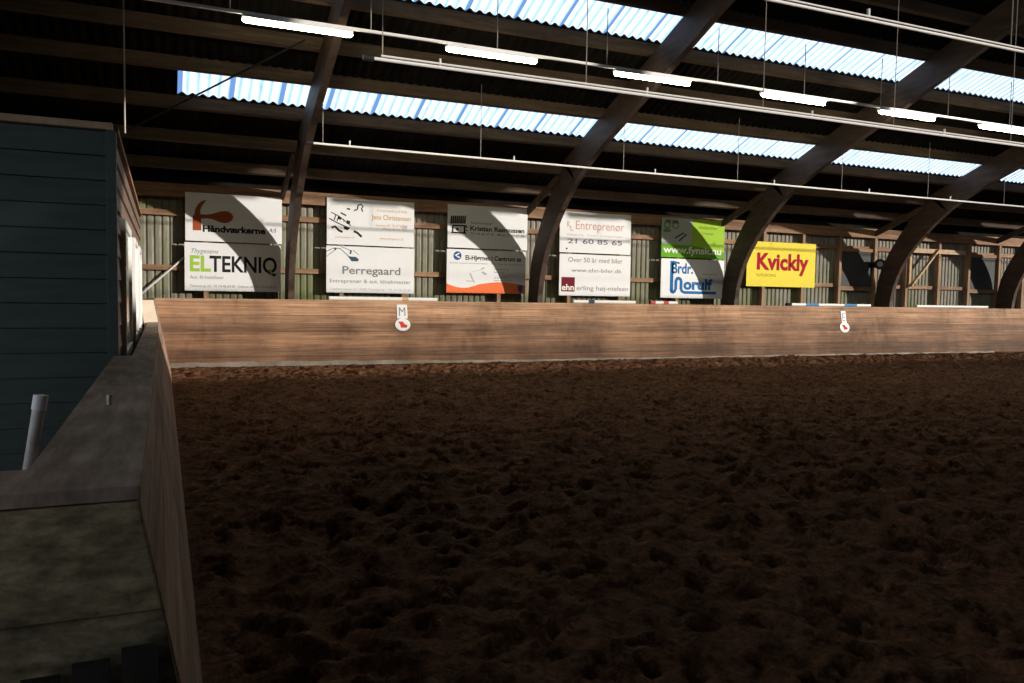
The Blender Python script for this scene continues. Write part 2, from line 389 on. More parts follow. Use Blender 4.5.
b_.v += b3.v; b_.f += [tuple(i + k for i in f) for f in b3.f]
struct(b_.build('ceiling_near', 'roof', smooth=True))  # unseen near slope, its gap shaped so the low sun reaches the far wall
tag(sheet_rows([rows[3]], X_SKY, X_R).build('skylight', 'skylight', origin=(X_SKY, 15.4, 5.2), smooth=True),
    'lower skylight strip of clear corrugated sheets nearest the far wall', 'skylight', 'skylight strips in the roof')
tag(sheet_rows([rows[6]], X_SKY, X_R).build('skylight', 'skylight', origin=(X_SKY, 12.4, 6.4), smooth=True),
    'upper skylight strip of clear corrugated sheets above the lit tubes', 'skylight', 'skylight strips in the roof')

PUR = [(17.95, 'roof purlin next above the wall plate of the far wall'), (17.0, 'roof purlin midway between wall plate and lower skylight strip'),
       (15.96, 'roof purlin along the bottom edge of the lower skylight strip'), (14.91, 'roof purlin along the top edge of the lower skylight strip'),
       (14.03, 'roof purlin midway between the two skylight strips'), (12.98, 'roof purlin along the bottom edge of the upper skylight strip'),
       (11.95, 'roof purlin along the top edge of the upper skylight strip'), (10.95, 'first roof purlin above the upper skylight strip'),
       (9.95, 'second roof purlin above the upper skylight strip'), (8.95, 'third roof purlin above the upper skylight strip'), (7.9, 'topmost roof purlin beside the ridge')]
for y, lab in PUR:
    z = roof_z(y)
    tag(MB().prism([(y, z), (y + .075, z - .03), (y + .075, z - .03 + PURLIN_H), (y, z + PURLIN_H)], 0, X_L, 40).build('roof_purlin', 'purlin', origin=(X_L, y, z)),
        lab, 'purlin', 'timber roof purlins')

# ------------------------------------------------------------------ glulam arch beams
inner = [(17.80, -.02), (17.80, .8), (17.79, 1.44), (17.68, 2.0), (17.44, 2.56), (17.11, 3.04), (16.79, 3.38), (16.5, 3.67), (16.12, 3.98), (15.6, 4.32), (14.85, 4.69), (14.09, 5.01), (12.5, 5.67), (10.93, 6.33), (RIDGE_Y, 7.80)]
outer = [(18.36, -.02), (18.36, 1.2), (18.33, 1.75), (18.21, 2.35), (17.98, 2.85), (17.70, 3.3), (17.38, 3.73), (17.0, 4.14), (16.7, 4.40), (16.35, 4.62), (15.9, roof_z(15.9)), (RIDGE_Y, roof_z(RIDGE_Y))]
def spline(p, n=5):
    o = []
    for i in range(len(p) - 1):
        p0, p1, p2, p3 = p[max(i - 1, 0)], p[i], p[i + 1], p[min(i + 2, len(p) - 1)]
        for k in range(n):
            t = k / n
            o.append(tuple(.5 * ((2 * p1[j]) + (-p0[j] + p2[j]) * t + (2 * p0[j] - 5 * p1[j] + 4 * p2[j] - p3[j]) * t * t + (-p0[j] + 3 * p1[j] - 3 * p2[j] + p3[j]) * t ** 3) for j in (0, 1)))
    return o + [p[-1]]
def resample(p, n):
    L = [0]
    for a, b in zip(p, p[1:]): L.append(L[-1] + math.hypot(b[0] - a[0], b[1] - a[1]))
    o = []; j = 0
    for i in range(n):
        t = L[-1] * i / (n - 1)
        while j < len(L) - 2 and L[j + 1] < t: j += 1
        f = (t - L[j]) / (L[j + 1] - L[j]); o.append((p[j][0] + f * (p[j + 1][0] - p[j][0]), p[j][1] + f * (p[j + 1][1] - p[j][1])))
    return o
IN, OUT = resample(spline(inner), 60), resample(spline(outer), 60)
def arch(x, full):
    b = MB(); w = BEAM_W
    prof = [(i, o) for i, o in zip(IN, OUT)]
    near = [((2 * RIDGE_Y - i[0], i[1]), (2 * RIDGE_Y - o[0], o[1])) for i, o in reversed(prof)][1:]
    if not full: near = [q for q in near if q[0][0] > 5.1 and q[1][0] > 5.1]
    prof += near
    for i, o in prof: b.v += [(x, i[0], i[1]), (x + w, i[0], i[1]), (x + w, o[0], o[1]), (x, o[0], o[1])]
    n = len(prof)
    for k in range(n - 1):
        for j in range(4): b.f.append((4 * k + j, 4 * k + 4 + j, 4 * k + 4 + (j + 1) % 4, 4 * k + (j + 1) % 4))
    b.f.append((0, 1, 2, 3)); e = 4 * (n - 1); b.f.append((e + 3, e + 2, e + 1, e)); return b
for x, lab in zip(BEAM_X, ['laminated timber arch beam between the hammer boards and the excavator boards', 'laminated timber arch beam right of the board with the orange wave',
                           'laminated timber arch beam overlapping left edge of the yellow board', 'laminated timber arch beam beside the black round-faced device',
                           'farthest laminated timber arch beam at the right edge']):
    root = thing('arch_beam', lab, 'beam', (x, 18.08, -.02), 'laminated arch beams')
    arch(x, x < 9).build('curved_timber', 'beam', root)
    MB().bar((x - .05, 16.72, 4.26), (x - .05, 18.42, 3.62), .07, .16).build('eave_strut', 'purlin', root)

# ------------------------------------------------------------------ kickboards
root = thing('kickboard', 'long planked timber kickboard along the far side under the sign boards', 'barrier', (0, Y_FOOT, 0))
XE = 40
def lean(x0, x1, th, y0, z0, z1): return [(x0, y0 + SL * z0, z0), (x1, y0 + SL * z0, z0), (x1, y0 + SL * z0 + th, z0), (x0, y0 + SL * z0 + th, z0),
                                          (x0, y0 + SL * z1, z1), (x1, y0 + SL * z1, z1), (x1, y0 + SL * z1 + th, z1), (x0, y0 + SL * z1 + th, z1)]
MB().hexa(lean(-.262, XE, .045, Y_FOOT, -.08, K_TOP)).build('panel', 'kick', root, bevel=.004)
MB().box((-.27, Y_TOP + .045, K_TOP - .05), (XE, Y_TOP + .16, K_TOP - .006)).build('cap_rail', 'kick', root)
strip = MB()
for i in range(90):
    x = i * .27; 
    h = .03 + .06 / (1 + math.exp((x - 5.0) * 1.3)) + .008 * math.sin(i * 1.7)
    strip.hexa(lean(x, x + .271, .01, Y_FOOT - .012, -.02, h))
strip.build('base_strip', 'pvc_strip', root)

def leanx(y0, y1, th, z0, z1): return [(-SL * z0 - th, y0, z0), (-SL * z0, y0, z0), (-SL * z0, y1, z0), (-SL * z0 - th, y1, z0),
                                       (-SL * z1 - th, y0, z1), (-SL * z1, y0, z1), (-SL * z1, y1, z1), (-SL * z1 - th, y1, z1)]
YN, Y_STEP, Y_CAB = 2.24, 13.55, 6.62
root = thing('kickboard', 'low timber kickboard with wide cap beside the dark cabin on the left', 'barrier', (-.2, YN, 0))
MB().hexa(leanx(YN, Y_STEP - .035, .04, -.08, K_LOW - .004)).build('panel', 'kick_side', root, bevel=.004)
c = MB(); c.prism([(-3.6, YN - .037), (-.187, YN - .037), (-.187, Y_CAB), (-.47, Y_CAB), (-.47, YN + .26), (-3.6, YN + .26)], 2, K_LOW - .036, K_LOW); c.build('cap_board', 'cap', root, bevel=.003)
MB().box((-.345, Y_CAB + .002, K_LOW - .036), (-.19, Y_STEP - .06, K_LOW)).build('cap_board', 'cap', root, bevel=.004)
e = MB(); e.prism([(-3.6, -.02), (-.004, -.02), (-SL * K_LOW + .006, K_LOW - .04), (-3.6, K_LOW - .04)], 1, YN - .035, YN - .002)
e.build('end_planks', 'end', root, bevel=.003)
for y in (3.6, 5.0, 8.5, 11): MB().box((-.33, y, -.02), (-.25, y + .08, K_LOW - .038)).build('stud', 'cap', root)
q = at(109, 405, z=K_LOW)
MB().tube([(q.x, q.y, K_LOW - .01), (q.x, q.y, K_LOW + .045)], .012, 10).build('peg', 'steel', root, smooth=False)
root = thing('kickboard', 'full height end stretch of the left kickboard with sunlit cream end board', 'barrier', (-.2, Y_STEP, 0))
hx = leanx(Y_STEP + .005, Y_FOOT - .03, .04, -.08, K_TOP)
hx = [(p[0], p[1] if p[1] < 15 else Y_FOOT - .012 + SL * p[2], p[2]) for p in hx]
MB().hexa(hx).build('panel', 'kick_side', root, bevel=.004)
MB().prism([(-.385, .9), (-SL * .9, .9), (-SL * K_TOP, K_TOP), (-.436, K_TOP)], 1, Y_STEP - .03, Y_STEP).build('end_board', 'cream', root)['label'] = 'cream end board'
MB().box((-.43, Y_STEP + .02, K_TOP - .045), (-.31, Y_TOP - .05, K_TOP - .005)).build('cap_board', 'cap', root)

# pallet leaning at the near end, pipe standing behind the ledge
pr = thing('pallet', 'dark slatted timber pallet standing against the near end of the low kickboard', 'pallet', (-.45, YN - .1, -.02))
for i in range(8):
    x = -.150 - i * .108; zt = .655 - .022 * i
    MB().box((x - .082, YN - .10, -.02), (x, YN - .078, zt)).build('slat', 'dark_wood', pr)
for z in (.12, .36): MB().box((-.98, YN - .076, z), (-.16, YN - .04, z + .09)).build('crossbar', 'dark_wood', pr)
pt = at(41, 395, y=2.78); pb = at(30, 463, y=2.78); d = (pt - pb).normalized(); p0 = pb - d * ((pb.z + .0) / d.z)
root = thing('plastic_pipe', 'leaning grey plastic pipe with white cap behind the ledge', 'pipe', p0)
MB().tube([p0, pt - d * .035], .0175, 20).build('pipe_body', 'pvc', root, smooth=False)
MB().tube([pt - d * .045, pt + d * .0], .0205, 20).build('cap', 'pvc_cap', root)

# ------------------------------------------------------------------ cabin
XC = -.455; ZC = 2.70; YF = 14.1
root = thing('cabin', 'dark slate clad cabin with white windows behind the left kickboard', 'cabin', (-2.4, Y_CAB, 0))
core = MB().box((X_L + .2, Y_CAB + .03, -.02), (XC - .03, YF, ZC)); core.build('shell', 'roof', root)
fr = MB(); LAM = .1795
zz = ZC - .012; k = 0
edges = [ZC - .012 - i * LAM for i in range(16)]
for zt, zb in zip(edges, edges[1:]):
    zb = max(zb, -.02)
    fr.prism([(Y_CAB + .03, zb + .006), (Y_CAB - .012, zb + .006), (Y_CAB + .006, zt), (Y_CAB + .03, zt)], 0, X_L + .2, XC - .045)
fr.build('front_cladding', 'clad', root)
sd = MB()
for zt, zb in zip(edges, edges[1:]):
    zb = max(zb, -.02)
    sd.prism([(XC - .03, zb + .006), (XC + .012, zb + .006), (XC - .006, zt), (XC - .03, zt)], 1, Y_CAB + .05, YF)
sd.build('side_cladding', 'clad_side', root)
MB().box((XC - .05, Y_CAB - .022, -.02), (XC + .02, Y_CAB + .06, ZC)).build('corner_board', 'clad', root, bevel=.004)
MB().box((X_L + .2, Y_CAB - .03, ZC + .001), (XC - .0, Y_CAB + .06, ZC + .05)).build('fascia', 'brace', root, bevel=.003)
MB().box((X_L + .2, Y_CAB + .06, ZC + .001), (XC + .03, YF, ZC + .045)).build('roof_edge', 'rail', root, bevel=.003)
for ya, yb in ((7.45, 8.9), (10.05, 11.2), (11.95, 13.1)):
    f = MB(); z0, z1 = .95, 2.13; w = .07; xo, xi = XC + .046, XC - .01
    f.box((xi, ya, z0), (xo, ya + w, z1)); f.box((xi, yb - w, z0), (xo, yb, z1)); f.box((xi, ya + w, z1 - w), (xo, yb - w, z1)); f.box((xi, ya + w, z0), (xo, yb - w, z0 + w))
    wo = f.build('window_frame', 'white', root, bevel=.004)
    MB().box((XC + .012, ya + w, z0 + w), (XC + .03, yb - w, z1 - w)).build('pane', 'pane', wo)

# ------------------------------------------------------------------ sign boards
def flat_text(s, bold=0.0, shear=0.0, spacing=1.0):
    cu = bpy.data.curves.new('lettering', 'FONT'); cu.body = s; cu.size = 1; cu.offset = bold; cu.shear = shear; cu.space_character = spacing; cu.extrude = 0.0; cu.resolution_u = 3
    ob = bpy.data.objects.new('lettering', cu); C.objects.link(ob)
    bpy.context.view_layer.update()
    me = bpy.data.meshes.new_from_object(ob.evaluated_get(bpy.context.evaluated_depsgraph_get()))
    v = np.array([x.co[:2] for x in me.vertices]); f = [tuple(p.vertices) for p in me.polygons]
    bpy.data.objects.remove(ob); bpy.data.curves.remove(cu); bpy.data.meshes.remove(me)
    return v, f
CAPH = 0.0
def cap_height():
    global CAPH
    if not CAPH: CAPH = float(flat_text('H')[0][:, 1].max())
    return CAPH

class Board:
    """sign board seen in a zoomed crop: pixel corners of the crop give positions on its face"""
    def __init__(s, corners, rect, label, mat='sign', cat='sign', group='advertising boards on the far wall', y=Y_SIGN, th=.018):
        s.c = corners; s.x0, s.x1, s.z0, s.z1 = rect; s.y = y; s.n = 0
        s.o = tag(MB().box((s.x0, y, s.z0), (s.x1, y + th, s.z1)).build('sign_board', mat, origin=((s.x0 + s.x1) / 2, y + th, s.z0), bevel=.003), label, cat, group)
    def w(s, px, py):
        (lx, lt, lb), (rx, rt, rb) = s.c
        fx = (px - lx) / (rx - lx); t = lt + (rt - lt) * fx; b = lb + (rb - lb) * fx
        return s.x0 + fx * (s.x1 - s.x0), s.z0 + (b - py) / (b - t) * (s.z1 - s.z0)
    def poly(s, polys, mat, name, layer=1):
        b = MB(); yy = s.y - .0022 * layer
        for pl in polys:
            pts = [s.w(*p) for p in pl]; k = len(b.v); b.v += [(x, yy, z) for x, z in pts]
            a = sum(p[0] * q[1] - q[0] * p[1] for p, q in zip(pts, pts[1:] + pts[:1]))
            idx = list(range(k, k + len(pts))); b.f.append(tuple(idx if a > 0 else idx[::-1]))
        o = b.build(name, mat, s.o)
        md = o.modifiers.new('solid', 'SOLIDIFY'); md.thickness = .0015; md.offset = -1
        return o
    def text(s, items, mat, name='lettering', layer=1):
        b = MB(); yy = s.y - .0022 * layer
        for it in items:
            txt, xa, xb, ytop, ybase = it[:5]; bold = it[5] if len(it) > 5 else 0; shear = it[6] if len(it) > 6 else 0
            v, f = flat_text(txt, bold, shear)
            wa, za = s.w(xa, ybase); wb, zb = s.w(xb, ybase); h = s.w(xa, ytop)[1] - za
            sx = (wb - wa) / (v[:, 0].max() - v[:, 0].min()); sz = h / cap_height(); m = v[:, 0].min(); k = len(b.v)
            b.v += [(wa + (p[0] - m) * sx, yy, za + p[1] * sz) for p in v]; b.f += [tuple(i + k for i in q) for q in f]
        return b.build(name, mat, s.o)

def rect_of(tl, tr, bl, br):
    q = [at(*p, y=Y_SIGN) for p in (tl, tr, bl, br)]
    return ((q[0].x + q[2].x) / 2, (q[1].x + q[3].x) / 2, (q[2].z + q[3].z) / 2, (q[0].z + q[1].z) / 2)
def circle(cx, cy, rx, ry, n=28, a0=0, a1=2 * PI): return [(cx + rx * math.cos(a0 + (a1 - a0) * i / n), cy + ry * math.sin(a0 + (a1 - a0) * i / n)) for i in range(n)]
def stroke(pts, w):
    o1, o2 = [], []
    for i, p in enumerate(pts):
        a = pts[max(i - 1, 0)]; b = pts[min(i + 1, len(pts) - 1)]; L = math.hypot(b[0] - a[0], b[1] - a[1]) or 1
        n = (-(b[1] - a[1]) / L * w / 2, (b[0] - a[0]) / L * w / 2); o1.append((p[0] + n[0], p[1] + n[1])); o2.append((p[0] - n[0], p[1] - n[1]))
    return [[o1[i], o1[i + 1], o2[i + 1], o2[i]] for i in range(len(pts) - 1)]

# hammer board
B = Board(((35, 30, 497), (985, 72, 525)), rect_of((185.5, 193), (282.5, 196.6), (184.8, 241), (281.3, 243.6)), 'upper white board with a brown claw hammer and black name')
B.poly([[(105, 398), (108, 262), (122, 245), (130, 195), (158, 145), (196, 116), (240, 104), (215, 132), (190, 172), (178, 212), (180, 243), (240, 246), (240, 282), (186, 286), (188, 398)],
        [(240, 246), (300, 236), (360, 217), (410, 209), (450, 214), (485, 238), (497, 266), (485, 298), (450, 321), (410, 327), (360, 316), (300, 291), (240, 282)]], 'hammer', 'logo')
B.text([('Håndværkerne', 200, 818, 350, 408, .045), ('A/S', 850, 930, 372, 410, 0, .3)], 'ink')
B = Board(((25, 25, 500), (968, 50, 508)), rect_of((184.7, 242.4), (281.2, 245.1), (184.4, 291), (280, 291.6)), 'lower white board with green and black capital letters')
B.text([('EL', 75, 275, 160, 305, .03)], 'lime')
B.text([('TEKNIQ', 262, 930, 160, 310, .022)], 'ink')
B.poly([[(835, 292), (862, 280), (888, 318), (880, 358), (862, 322)]], 'lime', 'logo', 2)
B.text([('Thygesens', 90, 350, 88, 130, 0, .4), ('Aut. El-Installatør', 75, 400, 350, 380), ('Tommerup afd. Tlf. 74 45 64 00 · Odense afd. Tlf. 74 64 00 00', 75, 925, 440, 464)], 'grey_ink', 'small_lettering')
# excavator boards
B = Board(((35, 22, 520), (985, 72, 548)), rect_of((327, 198), (414.2, 202), (326.6, 244.6), (414, 247)), 'upper white board with tan lettering and a black excavator drawing')
B.poly(stroke([(80, 180), (160, 220), (290, 322)], 9) + stroke([(60, 245), (140, 290), (280, 350)], 10) + stroke([(130, 205), (112, 262)], 10) + stroke([(160, 222), (142, 275)], 10) +
       [[(150, 225), (190, 240), (180, 262), (148, 250)], [(245, 262), (285, 275), (275, 310), (240, 300)], [(210, 330), (280, 345), (255, 372), (215, 358)]] +
       stroke([(85, 345), (120, 330), (160, 372), (200, 390)], 22) + stroke([(320, 378), (360, 398), (405, 440)], 24) + stroke([(320, 160), (355, 150), (365, 105), (395, 92), (418, 118), (402, 140), (415, 172)], 14) +
       stroke([(180, 185), (240, 215)], 14) + stroke([(245, 140), (280, 148)], 16) + stroke([(210, 250), (216, 285)], 7), 'ink', 'logo')
B.text([('Jens Christensen', 510, 945, 200, 250, .02)], 'tan')
B.text([('Entreprenørfirma & kloak', 575, 905, 140, 170), ('Assensvej 100 · Tlf. 64 76 00 00', 560, 905, 300, 326), ('Mobil 40 44', 640, 825, 340, 362), ('www.entreprenor.dk', 600, 870, 440, 466), ('www.maskiner.dk', 120, 330, 430, 450)], 'tan', 'small_lettering')
B = Board(((28, 22, 522), (985, 48, 528)), rect_of((326.6, 245.9), (414, 248.3), (326, 293), (414, 293.2)), 'lower white board with a black digger arm above the large name')
B.poly(stroke([(28, 85), (110, 48), (175, 55), (260, 130)], 7) + stroke([(28, 140), (120, 70)], 5) + stroke([(180, 30), (290, 78)], 6) + stroke([(290, 70), (280, 110)], 18) + stroke([(310, 70), (375, 120)], 4) +
       [[(250, 130), (300, 140), (340, 140), (372, 165), (365, 188), (295, 188)]] + [circle(122, 58, 12, 14, 12)], 'teal', 'logo')
B.text([('Perregaard', 198, 830, 240, 320, .014)], 'grey_ink')
B.text([('Entreprenør & aut. kloakmester', 65, 950, 375, 415), ], 'grey_ink', 'small_lettering')
B.text([('Tommerupvej 12 · 5690 Tommerup · Tlf. 64 76 14 26', 65, 950, 472, 492)], 'pale_ink', 'fine_print')
# orange wave boards
B = Board(((45, 22, 528), (975, 78, 562)), rect_of((448, 204.5), (528.2, 208.5), (447.4, 247.8), (526.6, 250)), 'upper white board with a dark building emblem and a black name')
em = [[(80 + i * 22, 158), (96 + i * 22, 158), (92 + i * 22, 250), (72 + i * 22, 250)] for i in range(8)]
B.poly(em + [[(95, 262), (260, 268), (260, 285), (95, 280)], [(85, 345), (255, 352), (255, 370), (85, 362)], [(92, 280), (110, 280), (110, 350), (92, 350)], [(225, 284), (245, 284), (245, 352), (225, 352)],
             [(140, 300), (165, 300), (165, 330), (140, 330)], [(250, 285), (268, 285), (268, 300), (250, 300)], [(250, 322), (268, 322), (268, 338), (250, 338)]], 'ink', 'logo')
B.text([('Kristian Rasmussen', 300, 938, 278, 330, .03)], 'ink')
B.text([('Tømrermester', 300, 560, 225, 252, .01), ('Tlf. 74 45 37 45 · Mobil 20 61 57 34', 300, 935, 352, 380, .008)], 'grey_ink', 'small_lettering')
B = Board(((32, 22, 525), (962, 62, 545)), rect_of((447.3, 249.2), (526.5, 251.4), (446, 292.5), (524.4, 294)), 'lower white board with an orange wave along its bottom')
top = [(32 + 930 * i / 30, 420 + 50 * math.sin(PI * min(1, i / 12)) * .9 + 28 * (i / 30) - 30 * math.sin(PI * max(0, i - 12) / 18)) for i in range(31)]
B.poly([[(32, 525), *top, (962, 545)]], 'orange', 'wave_band')
B.poly([circle(153, 102, 46, 50)], 'navy', 'logo')
B.poly([[(120, 95), (165, 70), (180, 78), (140, 100), (185, 118), (172, 132)]], 'white_ink', 'logo_mark', 2)
B.text([('El-Hjørnet i Centrum as', 245, 905, 98, 148, .028)], 'ink')
B.text([('Autoriseret el-installatør · Alt i hårde hvidevarer', 60, 940, 172, 188), ('Tommerup St.', 575, 760, 248, 268), ('Stationsvej 1', 580, 720, 284, 302), ('Tlf. 64 75 10 11', 580, 745, 348, 366), ('www.elhjornet.dk', 580, 790, 378, 396)], 'grey_ink', 'small_lettering')
B.poly(stroke([(255, 390), (330, 395)], 8) + stroke([(300, 300), (320, 350), (350, 410)], 14) + stroke([(430, 260), (465, 240)], 16) + stroke([(440, 290), (490, 320)], 22) + stroke([(330, 285), (430, 265)], 4), 'pale_ink', 'drawing')
B.poly([[(868, 445), (930, 450), (925, 520), (905, 535), (870, 500)]], 'navy', 'crest', 2)
# maroon square boards
B = Board(((30, 22, 338), (558, 52, 350)), rect_of((560, 211), (631, 215), (559.6, 252.4), (630.6, 254.6)), 'upper white board with rose lettering and a big phone number')
B.text([('K', 82, 105, 100, 145), ('L', 105, 128, 135, 172), ('Entreprenør', 145, 505, 95, 160)], 'rose')
B.text([('21 60 85 65', 88, 492, 232, 268, .012)], 'slate', 'phone_number')
B.text([('Belægning · Kloak · Anlægsarbejde', 82, 500, 195, 207)], 'pale_ink', 'small_lettering')
B.poly([circle(82, 310, 6, 7, 12)], 'ink', 'dot')
B = Board(((26, 340, 648), (552, 352, 655)), rect_of((559.5, 253.8), (630.6, 255.9), (559, 295), (630, 297)), 'lower white board with a maroon square and grey lettering')
B.poly([[(42, 512), (138, 514), (138, 620), (42, 618)]], 'maroon', 'logo')
B.text([('ehn', 46, 132, 565, 608, .02)], 'white_ink', 'logo_lettering', 2)
B.text([('Over 50 år med biler', 88, 490, 365, 400), ('www.ehn-biler.dk', 112, 485, 445, 474), ('erling høj-nielsen', 152, 538, 575, 608)], 'grey_ink')
# green and blue boards
B = Board(((52, 28, 340), (530, 48, 352)), rect_of((662, 218), (724.6, 220.6), (661.3, 257.2), (724.1, 258.9)), 'upper bright green board with white web address lettering', mat='grass')
B.poly([[(52, 240), (270, 245), (530, 300), (530, 352), (52, 340)]], 'green', 'dark_green_band')
B.poly([[(52, 28), (280, 37), (278, 225), (262, 240), (52, 236)]], 'silver', 'picture_panel', 2)
B.poly(stroke(circle(90, 85, 22, 26), 10) + stroke(circle(152, 88, 22, 26), 10) + [circle(95, 55, 22, 14, 14), circle(150, 60, 25, 14, 14), circle(90, 130, 30, 15, 14)], 'leaf', 'picture', 3)
B.poly(stroke([(150, 190), (210, 150), (235, 160), (180, 212)], 10), 'ink', 'picture_detail', 3)
B.text([('www.fynsk.nu', 65, 508, 252, 305, .03)], 'white_ink', layer=2)
B.text([('Alt til hus & have', 330, 470, 90, 112), ('Tommerup', 350, 440, 140, 155)], 'olive', 'small_lettering', 2)
B = Board(((36, 348, 648), (525, 362, 655)), rect_of((661.2, 258.5), (724.1, 260.2), (660.5, 297.5), (723.5, 299)), 'lower white board with rounded blue lettering and underline')
B.text([('Brdr.', 118, 280, 385, 460, .03), ('orulf', 208, 435, 505, 582, .045)], 'blue')
B.poly([[(105, 368), (130, 368), (130, 598), (105, 598)], [(130, 368), (175, 378), (175, 392), (130, 384)]] + stroke([(117, 590), (120, 605), (130, 608), (140, 600), (150, 580), (150, 520), (160, 500), (170, 498), (182, 505), (190, 520), (190, 580), (198, 598), (215, 607), (465, 612)], 22), 'blue', 'logo')
B.text([('entreprenørfirma', 352, 470, 458, 472)], 'grey_ink', 'small_lettering')
# yellow board, its left end behind the arch beam
q = rect_of((748, 240.7), (816, 244.4), (745.6, 285.6), (814.6, 288.2))
B = Board(((66, 62, 580), (885, 98, 605)), q, 'yellow board with red lettering behind the arch beam', mat='yellow')
B.text([('Kvickly', 182, 800, 205, 382, .038)], 'red')
B.text([('NÆSBORG', 182, 408, 435, 468)], 'olive', 'small_lettering')

# ------------------------------------------------------------------ letter markers on the far kickboard
def kick_point(u, v):
    d = at(u, v, y=10) - CAM; n = Vector((0, 1, -SL)); t = (Y_FOOT - n.dot(CAM)) / n.dot(d)   # plane y - SL*z = Y_FOOT
    return CAM + d * t
def marker(u0, u1, v0, v1, ou, ov, orx, ory, letter, label):
    a = kick_point(u0, v0); c_ = kick_point(u1, v1); oc = kick_point(ou, ov)
    rx = abs(kick_point(ou + orx, ov).x - oc.x); rz = abs(kick_point(ou, ov - ory).z - oc.z)
    root = thing('arena_marker', label, 'marker', (oc.x, Y_FOOT + SL * oc.z, oc.z), 'letter markers on the far kickboard')
    def P(x, z, off): return (x, Y_FOOT + SL * z - off, z)
    def slab(poly, off, th, name, mat):
        b = MB(); n = len(poly)
        b.v = [P(x, z, off) for x, z in poly] + [P(x, z, off + th) for x, z in poly]
        b.f = [tuple(range(n - 1, -1, -1)), tuple(range(n, 2 * n))] + [(i, (i + 1) % n, n + (i + 1) % n, n + i) for i in range(n)]
        b.build(name, mat, root)
    slab([(a.x, c_.z), (c_.x, c_.z), (c_.x, a.z), (a.x, a.z)], .001, .01, 'letter_plate', 'sign')
    slab([(oc.x + rx * math.cos(t * PI / 16), oc.z + rz * math.sin(t * PI / 16)) for t in range(32)], .003, .012, 'oval_plate', 'sign')
    slab([(oc.x + rx * .62 * px, oc.z + rz * .55 * pz) for px, pz in ((-1, .9), (.1, .9), (.35, .2), (1, -.2), (.8, -.9), (-.4, -.9), (-.55, .1))], .0155, .002, 'emblem', 'marker_red')
    v, f = flat_text(letter, 0); w = (c_.x - a.x); h = a.z - c_.z
    sx = w * .62 / (v[:, 0].max() - v[:, 0].min()); sz = h * .62 / cap_height(); b = MB()
    b.v = [P(a.x + w * .19 + (p[0] - v[:, 0].min()) * sx, c_.z + h * .19 + p[1] * sz, .0125) for p in v]; b.f = list(f)
    b.build('letter', 'grey_ink', root)
marker(396.5, 407.5, 304.5, 318.5, 402.6, 324.6, 7.6, 6.2, 'M', 'white letter plate above an oval red emblem on the nearer kickboard stretch')
marker(840.5, 846.3, 311, 323.5, 844.4, 327.2, 4.6, 5.0, 'E', 'small white letter plate with round red emblem under the blue and white pole')

# ------------------------------------------------------------------ jump poles lying on top of the far kickboard
def jump_pole(u0, u1, v, bands, label):
    a = at(u0, v, y=Y_TOP + .10); e = at(u1, v, y=Y_TOP + .10); z = K_TOP - .006 + .0455; r = .042
    root = thing('jump_pole', label, 'pole', (a.x, Y_TOP + .10, z), 'jump poles on the far kickboard')
    MB().tube([(a.x, Y_TOP + .10, z), (e.x, Y_TOP + .10, z)], r, 14).build('pole', 'white', root, smooth=False)
    for s, t, mt in bands:
        p0 = at(s, v, y=Y_TOP + .10).x; p1 = at(t, v, y=Y_TOP + .10).x
        MB().tube([(p0, Y_TOP + .10, z), (p1, Y_TOP + .10, z)], r + .002, 14).build('band', mt, root)
jump_pole(329, 437, 299, [(402, 408, 'tan')], 'white jump pole on the kickboard under the excavator boards')
jump_pole(573, 635, 302, [(588, 594, 'teal')], 'white jump pole on the kickboard under the maroon square board')  # the dark band paints a wall post's shadow on the pole
jump_pole(650, 677, 303, [(650, 655, 'pole_red'), (663, 668, 'pole_red')], 'short red and white pole under the blue lettered board')
jump_pole(786, 870, 306, [(786, 791, 'ink'), (805, 818, 'pole_blue'), (843.6, 856, 'pole_blue')], 'blue and white banded jump pole on the kickboard beside the yellow board')
jump_pole(916, 987, 310, [], 'plain white jump pole farthest along the kickboard behind the last arch beams')

# ------------------------------------------------------------------ things on the far wall
q = at(878.5, 264.5, y=18.15)
root = thing('loudspeaker', 'small black device with round grey face on wall post beside the arch beam', 'speaker', (q.x, 18.36, q.z))
ax = (CAM - q); ax.z = 0; ax.normalize(); c0 = at(880, 264.3, y=18.14)
MB().tube([c0 - ax * .13, c0 + ax * .06, c0 + ax * .10], .15, 24, .165).build('housing', 'black', root)
MB().tube([c0 + ax * .09, c0 + ax * .108], .085, 24).build('face', 'grey', root)
MB().box((q.x - .20, 18.16, q.z - .10), (q.x - .02, 18.34, q.z + .07)).build('connector_box', 'black', root)
MB().box((q.x - .06, 18.22, q.z - .04), (q.x + .06, 18.361, q.z + .04)).build('mount', 'black', root)

root = thing('timber_brace', 'pale timber bracket with diagonal strut right of the fourth arch beam', 'bracket', (22.2, 18.3, 1.9))
a = at(911, 286, y=18.28); c_ = at(938.5, 250, y=18.28)
MB().bar(a, c_, .05, .10, (0, 1, 0)).build('diagonal_strut', 'brace', root)
t0 = at(914, 245.5, y=18.30); t1 = at(966, 251, y=18.30)
MB().box((t0.x, 18.305, t0.z - .22), (t1.x, 18.36, t0.z - .08)).build('top_rail', 'brace', root)
MB().box((a.x - .06, 18.305, a.z - .05), (a.x + .03, 18.36, t0.z - .09)).build('upright', 'brace', root)

